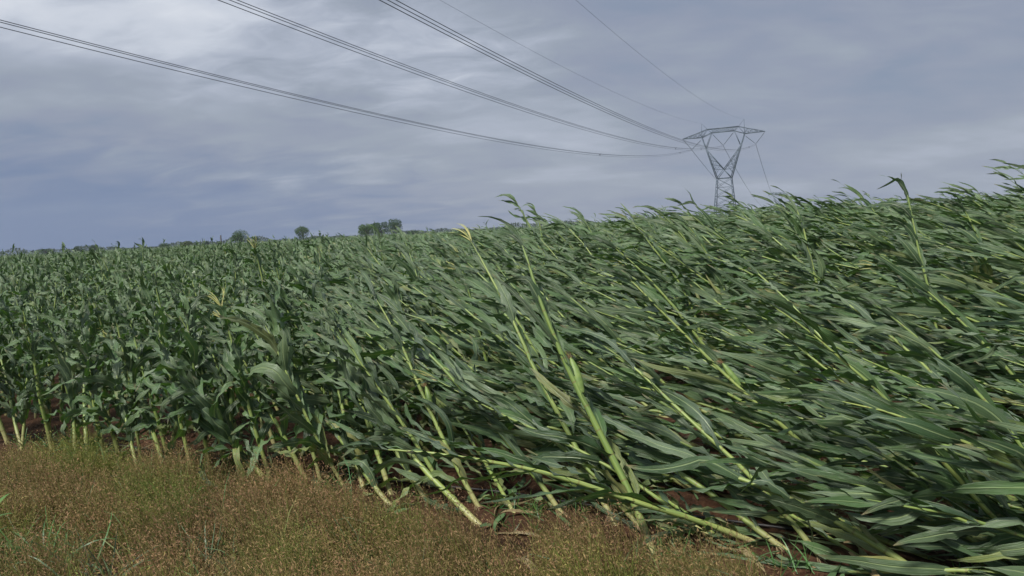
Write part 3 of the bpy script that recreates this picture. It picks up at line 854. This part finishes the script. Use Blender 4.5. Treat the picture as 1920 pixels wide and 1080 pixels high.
def leafy_weed(px, py, h, seed, label):
    r = np.random.default_rng(seed)
    g = ground_at(px, py)
    root = empty('leafy_weed', g); tag(root, label, 'weed', 'broad-leaved weeds')
    pts, Ts, sv, suv = stalks(g[None], unit(np.array([[-.15, .1, 1.]])), np.array([h]), WIND[None], np.array([.3]), np.array([.005]), 8, 6, np.array([6.]), seed)
    mesh_obj('stem', sv.reshape(-1, 3), tube_grid(8, 6), M_STALK, root, g, suv.reshape(-1, 2), np.full((54, 1), .4, dtype=np.float32))
    n = 12
    k = r.integers(2, 9, n); P = pts[0, k]; ph = r.uniform(0, 6.28, n)
    T = unit(np.stack([np.cos(ph), np.sin(ph), r.uniform(.2, .9, n)], 1)); B = np.cross(T, [0, 0, 1.])
    lv, uv = grow_leaves(P, T, B, r.uniform(.09, .15, n), r.uniform(.03, .045, n), np.full(n, .6), np.full(n, 4.), 6, 2, .5, seed=seed, ripple=.4)
    f = (quad_grid(6, 2)[None] + (np.arange(n)*21)[:, None, None]).reshape(-1, 4)
    c = np.array([.10, .20, .05])[None]*r.uniform(.7, 1.3, (n, 1))
    mesh_obj('foliage', lv.reshape(-1, 3), f, M_BLADE, root, g, tone=np.repeat(c, 21, 0).astype(np.float32))
leafy_weed(18, 1095, .42, 51, 'broad-leaved green weed rising at the left edge of the bottom left corner')
leafy_weed(-12, 1130, .36, 52, 'lower leafy weed cut by the left frame edge in the bottom corner')

def build_undergrowth():
    """low green weeds scattered over the soil between the stalks"""
    r = np.random.default_rng(60)
    n = 4200
    x, y = strip_points(n, r, -.55, 3.0, -6.5, 4)
    keep = (pnoise(x, y, 1.9, 3.) > .25) & (y > 2); x, y = x[keep], y[keep]; n = len(x)
    m = n*5; P = np.repeat(np.stack([x, y, gz(x, y)], 1), 5, 0) + r.normal(0, .018, (m, 3))*[1, 1, 0]
    T = unit(np.stack([r.normal(-.1, .7, m), r.normal(0, .7, m), np.ones(m)], 1))
    lv, _ = grow_leaves(P, T, r.normal(0, 1, (m, 3)), r.uniform(.05, .17, m), r.uniform(.004, .010, m), np.full(m, 1.), np.full(m, 4.), 5, 1, .8, seed=61)
    f = (quad_grid(5, 1)[None] + (np.arange(m)*12)[:, None, None]).reshape(-1, 4)
    c = np.stack([r.uniform(.05, .12, m), r.uniform(.12, .20, m), r.uniform(.03, .05, m)], 1)
    tag(mesh_obj('ground_weeds', lv.reshape(-1, 3), f, M_BLADE, tone=np.repeat(c, 12, 0).astype(np.float32)),
        'scattered low green weeds on the reddish soil under the maize', 'weeds', kind='stuff')
    # fallen, torn maize leaves and straw on the soil
    n = 1500
    x, y = strip_points(n, r, -.85, 4.2, -6.5, 5.5); ok = y > 2; x, y = x[ok], y[ok]; n = len(x)
    P = np.stack([x, y, gz(x, y) + .02], 1); an = r.uniform(0, 6.28, n)
    T = np.stack([np.cos(an), np.sin(an), r.uniform(0, .3, n)], 1)
    B = np.cross(unit(T), [0, 0, 1.]) + r.normal(0, .3, (n, 3))
    lv, _ = grow_leaves(P, T, B, r.uniform(.08, .38, n), r.uniform(.008, .05, n), np.zeros(n), np.full(n, 2.), 6, 2, 2.2, seed=62, twist=1.5)
    lv[..., 2] = np.maximum(lv[..., 2], gz(lv[..., 0], lv[..., 1]) + .008 + r.uniform(0, .01, (n, 1, 1)))
    f = (quad_grid(6, 2)[None] + (np.arange(n)*21)[:, None, None]).reshape(-1, 4)
    dry = r.random((n, 1)) < .35
    c = np.where(dry, np.array([[.32, .25, .13]]), np.array([[.11, .19, .08]]))*r.uniform(.6, 1.3, (n, 1))
    tag(mesh_obj('leaf_litter', lv.reshape(-1, 3), f, M_BLADE, tone=np.repeat(c, 21, 0).astype(np.float32)),
        'torn green and straw-coloured leaf scraps lying on the soil along the first row', 'litter', kind='stuff')
build_undergrowth()
def build_clods():
    r = np.random.default_rng(63)
    n = 5200
    x, y = strip_points(n, r, -1.6, 2.2, -6.5, 4.5); k = (y > 1.6); x, y = x[k], y[k]; n = len(x)
    sz = r.uniform(.004, .012, n) + (r.random(n) < .12)*r.uniform(.005, .022, n)
    d = np.array([[1,0,0],[-1,0,0],[0,1,0],[0,-1,0],[0,0,1],[0,0,-1]], float)
    v = d[None]*sz[:, None, None]*r.uniform(.55, 1.35, (n, 6, 1)) + r.normal(0, .25, (n, 6, 3))*sz[:, None, None]
    v[..., 2] *= .75
    v = v + np.stack([x, y, gz(x, y) + sz*.35], 1)[:, None]
    f = np.array([[0,2,4],[2,1,4],[1,3,4],[3,0,4],[2,0,5],[1,2,5],[3,1,5],[0,3,5]])
    f = (f[None] + (np.arange(n)*6)[:, None, None]).reshape(-1, 3)
    tag(mesh_obj('soil_clods', v.reshape(-1, 3), f, M_SOIL, smooth=False), 'crumbled reddish soil clods along the field edge', 'soil', kind='stuff')
build_clods()

s = np.linspace(-9, 6, 160)
hq = Q0 + .34 + .03*np.sin(s*1.9) + .015*np.sin(s*5)
hxp = s*RD[0] + hq*RN[0]; hyp = s*RD[1] + hq*RN[1]
hv, hf = poly_tube(np.stack([hxp, hyp, gz(hxp, hyp) + .016], 1), .010, 8)
tag(mesh_obj('irrigation_hose', hv, hf, M_HOSE), 'thin black drip hose lying on the soil just behind the first maize row', 'hose')

# ------------------------------------------------------------------ pylons and wires
def bars(segs):
    """square bars between pairs of points -> one mesh"""
    V, Fc = [], []
    off = 0
    for a, b, w in segs:
        a = np.asarray(a, float); b = np.asarray(b, float)
        t = unit(b - a); u = unit(np.cross(t, [.05, .02, 1.] if abs(t[2]) < .95 else [1., .1, 0])); v_ = np.cross(t, u)
        c = [(-1, -1), (1, -1), (1, 1), (-1, 1)]
        V += [p + (u*i + v_*j)*w*.5 for p in (a, b) for i, j in c]
        Fc += [[off + k, off + (k+1) % 4, off + 4 + (k+1) % 4, off + 4 + k] for k in range(4)] + [[off+3, off+2, off+1, off], [off+4, off+5, off+6, off+7]]
        off += 8
    return np.array(V), np.array(Fc)
def lattice(segs, a0, a1, b0, b1, n, w):
    """X bracing between two chords"""
    A = [a0 + (a1 - a0)*k/n for k in range(n+1)]; B_ = [b0 + (b1 - b0)*k/n for k in range(n+1)]
    for k in range(n):
        segs.append((A[k], B_[k+1], w)); segs.append((B_[k], A[k+1], w))
        if k: segs.append((A[k], B_[k], w*.8))
v3 = lambda *a: np.array(a, float)
TIPX, WZ = 14.9, 16.4
def pylon(loc, rotz, label, k=1.0):
    root = empty('lattice_pylon', loc); root.rotation_euler = (0, 0, rotz)
    tag(root, label, 'pylon', 'high-voltage pylons of the same line')
    mw, bw = .29*k, .105*k
    # lower body
    seg = []
    foot = [v3(sx*4.0, sy*4.0, -.3) for sx, sy in ((-1,-1),(1,-1),(1,1),(-1,1))]
    wai = [v3(sx*2.6, sy*2.2, WZ) for sx, sy in ((-1,-1),(1,-1),(1,1),(-1,1))]
    for i in range(4):
        seg.append((foot[i], wai[i], mw)); j = (i+1) % 4
        lattice(seg, foot[i], wai[i], foot[j], wai[j], 5, bw)
        seg.append((wai[i], wai[j], mw*.8))
    V, Fc = bars(seg); mesh_obj('tower_body', V, Fc, M_STEEL, root, smooth=False)
    # the open head: outer legs, inner legs meeting in a crotch
    seg = []
    for sx in (-1, 1):
        for sy in (-1, 1):
            w0, top = v3(sx*2.6, sy*2.2, WZ), v3(sx*7.7, sy*1.0, 32.2)
            cr, kn, it = v3(0, sy*1.9, 19.6), v3(sx*6.3, sy*1.25, 27.9), v3(sx*4.1, sy*1.0, 33.6)
            seg += [(w0, top, mw*.9), (cr, kn, mw*.8), (kn, it, mw*.6), (w0, cr, mw*.7)]
            lattice(seg, w0 + (top - w0)*.12, w0 + (top - w0)*.66, cr, cr + (kn - cr)*.92, 5, bw)
        for f_ in (.0, .3, .6, .85, 1.0):
            a = v3(sx*2.6, -2.2, WZ)*(1 - f_) + v3(sx*7.7, -1.0, 32.2)*f_
            b = v3(sx*2.6, 2.2, WZ)*(1 - f_) + v3(sx*7.7, 1.0, 32.2)*f_
            seg.append((a, b, bw))
    V, Fc = bars(seg); mesh_obj('tower_head', V, Fc, M_STEEL, root, smooth=False)
    seg = []
    for sy in (-1, 1):
        seg += [(v3(-5.6, sy, 35), v3(5.6, sy, 35), mw*.8), (v3(-4.1, sy, 33.6), v3(4.1, sy, 33.6), mw*.7)]
        lattice(seg, v3(-4.1, sy, 33.6), v3(4.1, sy, 33.6), v3(-4.6, sy, 35), v3(4.6, sy, 35), 6, bw)
        for sx in (-1, 1):
            tip = v3(sx*TIPX, sy*.15, 32.3)
            seg += [(v3(sx*5.6, sy, 35), tip, mw*.6), (v3(sx*7.7, sy, 32.2), tip, mw*.7), (v3(sx*4.1, sy, 33.6), v3(sx*7.7, sy, 32.2), mw*.7),
                    (v3(sx*5.6, sy, 35), v3(sx*7.7, sy, 32.2), mw*.5), (v3(sx*5.6, sy, 35), v3(sx*4.1, sy, 33.6), mw*.5)]
            lattice(seg, v3(sx*7.7, sy, 32.2), v3(sx*14, sy*.3, 32.28), v3(sx*7, sy*.85, 34.6), v3(sx*14, sy*.3, 32.7), 4, bw)
    for x_ in (-5.6, -2, 2, 5.6): seg.append((v3(x_, -1, 35), v3(x_, 1, 35), bw))
    V, Fc = bars(seg); mesh_obj('crossarm', V, Fc, M_STEEL, root, smooth=False)
    for sx in (-1, 1):
        V, Fc = bars([(v3(sx*7.7, 0, 32.2), v3(sx*7.7, 0, 37.4), mw*.6), (v3(sx*5.6, 0, 35), v3(sx*7.7, 0, 37.4), bw)])
        mesh_obj('peak_mast', V, Fc, M_STEEL, root, smooth=False)
    for a, b in (((-TIPX, 0, 32.2), VL), ((-7.9, 0, 31.4), VL), ((-4.1, 0, 33.4), VM), ((4.1, 0, 33.4), VM), ((7.9, 0, 31.4), VR), ((TIPX, 0, 32.2), VR)):
        a = v3(*a); b = v3(*b); n = 46
        t = np.linspace(0, 1, n)
        rr = np.where((np.arange(n) % 2 == 0), .17, .06)*k; rr[:5] = .05*k; rr[-4:] = .07*k
        V, Fc = poly_tube(a + (b - a)*t[:, None], rr, 6)
        mesh_obj('insulator', V, Fc, M_INS, root)
    return root
VL, VM, VR = (-11.6, 0, 28.1), (0, 0, 28.6), (11.6, 0, 28.1)
LINE = np.array([math.sin(R(203)), math.cos(R(203)), 0])        # the line runs past the camera on its left
ARM_ROT = math.atan2(LINE[0], -LINE[1])
D_P = 280.0
pb = at(1357, 300, D_P); PY = v3(pb[0], pb[1], 0.45 - 1.1)
pylon(PY, ARM_ROT, 'nearer steel lattice pylon with V-shaped head standing behind the maize')
fb = at(1459, 372, 1180.); PY2 = v3(fb[0], fb[1], -1.5)
pylon(PY2, ARM_ROT, 'distant tiny lattice pylon on the skyline, right of the large one', 1.9)
ca, sa = math.cos(ARM_ROT), math.sin(ARM_ROT)
def onpylon(base, p):
    return base + v3(p[0]*ca - p[1]*sa, p[0]*sa + p[1]*ca, p[2])
PIX = {'L': [(0,39),(400,138),(880,249),(960,265),(1040,279),(1190,294)],
       'M': [(440,0),(700,99),(880,167),(960,195),(1145,251),(1240,275)],
       'R': [(738,0),(880,76),(960,117),(1180,224),(1265,257),(1373,281)],
       'E1': [(825,0),(992,92),(1077,137),(1125,160),(1164,178)], 'E2': [(1080,0),(1180,85),(1197,100),(1252,142)]}
def sag_fit(A, pix):
    """curve z = zA + b s + c s^2 of a wire hanging in the vertical plane of the line"""
    n = np.array([LINE[1], -LINE[0]]); rows, rhs, w = [], [], []
    P = A - v3(0, 0, CAM_H)
    for p in pix:
        r_ = ray(*p); t = (n@P[:2])/(n@r_[:2]); Q = r_*t; s_ = (Q[:2] - P[:2])@LINE[:2]
        rows.append([s_, s_*s_]); rhs.append(Q[2] - P[2]); w.append(F/Q[1])
    rows, rhs, w = map(np.array, (rows, rhs, w))
    return np.linalg.lstsq(rows*w[:, None], rhs*w, rcond=None)[0]
NAMES = {'L': 'lowest-hanging', 'M': 'middle', 'R': 'uppermost'}
side = v3(ca, sa, 0)
TRI = [side*-.2 + v3(0, 0, -.05), side*.2 + v3(0, 0, -.05), v3(0, 0, -.42)]
for key, vv in (('L', VL), ('M', VM), ('R', VR)):
    A = onpylon(PY, vv); b_, c_ = sag_fit(A, PIX[key])
    S_END = 400.
    s = np.concatenate([np.linspace(0, 300, 110), np.linspace(303, S_END, 30)])
    root = empty('conductor_bundle', A)
    tag(root, f'{NAMES[key]} of the three triple black power-line bundles sweeping from the pylon to the upper left', 'power line', 'conductor bundles')
    line = A + LINE*s[:, None] + v3(0, 0, 1)*(b_*s + c_*s*s)[:, None]
    for o_ in TRI:
        V, Fc = poly_tube(line + o_, .025, 6); mesh_obj('conductor', V, Fc, M_WIRE, root, A)
    for s_ in {'L': (26, 128), 'M': (56, 99), 'R': (28,)}[key]:
        c0 = A + LINE*s_ + v3(0, 0, b_*s_ + c_*s_*s_)
        m_ = c0 + v3(0, 0, -.17)
        V, Fc = bars([(m_, c0 + o_, .10) for o_ in TRI] + [(c0 + o_ - LINE*.12, c0 + o_ + LINE*.12, .12) for o_ in TRI])
        mesh_obj('spacer', V, Fc, M_WIRE, root, A, smooth=False)
    # onward span to the distant pylon
    A2 = onpylon(PY2, vv); t = np.linspace(0, 1, 70)
    ln = A + (A2 - A)*t[:, None] + v3(0, 0, -1)*(4*22*t*(1 - t))[:, None]
    V, Fc = poly_tube(ln - v3(0, 0, .2), .07, 5)
    o = mesh_obj('far_conductor', V, Fc, M_WIRE, loc=A)
    tag(o, f'thin wire dropping from the {dict(L="left", M="middle", R="right")[key]} insulator pair of the near pylon towards the distant one', 'power line', 'onward wires beyond the pylon')
for key, xx, lab in (('E1', -7.7, 'thin earth wire running from the left peak of the pylon to the top edge'),
                     ('E2', 7.7, 'faint earth wire from the right peak of the pylon to the top edge')):
    A = onpylon(PY, (xx, 0, 37.4)); b_, c_ = sag_fit(A, PIX[key])
    s = np.linspace(0, 400, 130)
    V, Fc = poly_tube(A + LINE*s[:, None] + v3(0, 0, 1)*(b_*s + c_*s*s)[:, None], .016, 5)
    tag(mesh_obj('earth_wire', V, Fc, M_WIRE, loc=A), lab, 'power line', 'earth wires')

# ------------------------------------------------------------------ far trees
def tree(px, py_top, w_px, D, label, seed, shade=(.075, .105, .045), flat=1.0, group='distant trees'):
    r = np.random.default_rng(seed)
    topp = at(px, py_top - 5, D); W = w_px*1.12/F*D; H = topp[2] - .2
    base = v3(topp[0], topp[1], .2)
    root = empty('tree', base); tag(root, label, 'tree', group)
    ch = min(H*.86, W*1.0)*1.0; cz = H - ch*.5
    nlobe = 7
    lob = [(v3(0, 0, cz), W*.36, ch*.45)]
    for k in range(nlobe):
        an = r.uniform(0, 6.28); d_ = r.uniform(.12, .28)*W
        lob.append((v3(math.cos(an)*d_, math.sin(an)*d_, cz + r.uniform(-.25, .28)*ch), W*r.uniform(.14, .24), ch*r.uniform(.16, .27)))
    V, C = [], []
    for c, rw, rh in lob:
        n = 900 if rw > W*.3 else 320
        d_ = unit(r.normal(0, 1, (n, 3))); rad = r.uniform(.45, 1.08, (n, 1))**.6
        p = c + d_*rad*np.array([rw, rw, rh])
        s_ = r.uniform(.5, 1.3, (n, 1))*W*.020
        e1 = unit(r.normal(0, 1, (n, 3)))*s_; e2 = unit(np.cross(e1, r.normal(0, 1, (n, 3))))*s_*.7
        V.append(np.stack([p - e1, p + e2, p + e1, p - e2], 1).reshape(-1, 3))
        C.append(np.repeat(np.array(shade)[None]*np.array([.85, 1.2, .6])*r.uniform(.4, 1.15, (n, 1)), 4, 0))
    V = np.concatenate(V); C = np.concatenate(C)
    V[:, 2] = np.maximum(V[:, 2], .1)
    mesh_obj('crown', V, np.arange(len(V)).reshape(-1, 4), M_TREE, root, tone=C.astype(np.float32), smooth=False)
    tp = [v3(0, 0, -.3), v3(.02*W, 0, H*.25), v3(0, .02*W, cz)]
    t_v, t_f = poly_tube(np.array(tp), [W*.05, W*.035, W*.015], 7)
    vs_, fs_ = [t_v], [t_f]; off = len(t_v)
    for c, rw, rh in lob[1:]:
        bv, bf_ = poly_tube(np.array([v3(0, 0, H*.3), (v3(0, 0, H*.3) + c)*.5 + v3(0, 0, .03*H), c]), [W*.02, W*.014, W*.006], 5)
        vs_.append(bv); fs_.append(bf_ + off); off += len(bv)
    mesh_obj('trunk', np.concatenate(vs_), np.concatenate(fs_), M_BARK, root)
tree(450, 434, 38, 300, 'round dark tree left of centre on the skyline, left of the lighter single one', 1)
tree(566, 427, 32, 310, 'single round light green tree on the skyline between the dark one and the tree group', 2, (.085, .115, .05))
tree(688, 423, 44, 320, 'leftmost and palest tree of the distant group of three', 3, (.095, .13, .05))
tree(713, 421, 40, 340, 'dark middle tree of the distant group of three', 4, (.055, .085, .045))
tree(740, 413, 36, 320, 'rightmost and tallest tree of the distant group of three', 5, (.06, .09, .045))
tree(147, 465, 22, 330, 'small dark round tree near the left end of the skyline', 6, (.05, .075, .045))
tree(178, 463, 18, 330, 'smaller tree just right of the small dark tree on the left skyline', 7, (.06, .085, .05))
tree(308, 460, 26, 360, 'low bush-like tree on the skyline left of the brownish round bush', 8, (.06, .085, .05))
tree(349, 457, 30, 330, 'low brownish round bush on the left skyline', 9, (.11, .11, .05))
tree(386, 457, 12, 330, 'tiny dark tree on the skyline, right of the brownish bush', 10, (.04, .065, .045))
tree(268, 466, 22, 380, 'faint flat tree on the left skyline between the small trees and the bushes', 11, (.06, .085, .05))
tree(85, 471, 24, 420, 'lowest tree at the far left end of the skyline', 12, (.06, .085, .05))
tree(478, 447, 16, 300, 'small shrub-sized tree just right of the round dark tree', 13, (.05, .08, .045))
tree(600, 449, 30, 340, 'low bushy tree right of the single round light green tree', 14, (.05, .08, .045))
tree(775, 437, 30, 360, 'low tree trailing off right of the distant group of three', 15, (.06, .085, .045))
pt = at(413, 441, 260)
V, Fc = poly_tube(np.array([v3(pt[0], pt[1], 0), v3(pt[0] + .1, pt[1], pt[2]*.5), v3(pt[0] + .15, pt[1], pt[2])]), [.30, .26, .2], 8)
tag(mesh_obj('wooden_pole', V, Fc, M_WOOD), 'dark slender pole on the skyline left of the round dark tree', 'pole')
def treeline():
    r = np.random.default_rng(90)
    n = 22000
    an = r.uniform(-.80, .55, n); D = r.uniform(600, 900, n)
    h = np.maximum(1.5, 3.2 + 1.6*np.sin(an*31) + 1.2*np.sin(an*73 + 1) + .8*np.sin(an*190))*(1 - .5*sstep(0, .3, an))
    p = np.stack([np.sin(an)*D, np.cos(an)*D, r.uniform(0, 1, n)**.7*h], 1)
    s_ = r.uniform(.4, .9, (n, 1)); e1 = unit(r.normal(0, 1, (n, 3)))*s_; e2 = unit(np.cross(e1, r.normal(0, 1, (n, 3))))*s_*.8
    V = np.stack([p - e1, p + e2, p + e1, p - e2], 1).reshape(-1, 3)
    C = np.repeat(np.array([[.06, .085, .06]])*r.uniform(.6, 1.3, (n, 1)), 4, 0)
    tag(mesh_obj('treeline', V, np.arange(len(V)).reshape(-1, 4), M_TREE, tone=C.astype(np.float32), smooth=False),
        'low blue-green far-off woodland along the horizon', 'woodland', kind='stuff')
treeline()

def haze():
    x0, x1, y0, y1, z0, z1 = -1500, 1500, -60, 1500, -2.5, 90
    v = [(x, y, z) for z in (z0, z1) for x, y in ((x0, y0), (x1, y0), (x1, y1), (x0, y1))]
    f = [[3, 2, 1, 0], [4, 5, 6, 7], [0, 1, 5, 4], [1, 2, 6, 5], [2, 3, 7, 6], [3, 0, 4, 7]]
    m = bpy.data.materials.new('haze'); m.use_nodes = True; t = m.node_tree; t.nodes.clear()
    o = t.nodes.new('ShaderNodeOutputMaterial'); p = t.nodes.new('ShaderNodeVolumePrincipled')
    p.inputs['Color'].default_value = (.72, .80, .92, 1); p.inputs['Density'].default_value = .00020
    t.links.new(p.outputs[0], o.inputs['Volume'])
    tag(mesh_obj('haze', np.array(v, float), np.array(f), m, smooth=False), 'thin blue-grey damp air over the field', 'haze', kind='stuff')
haze()
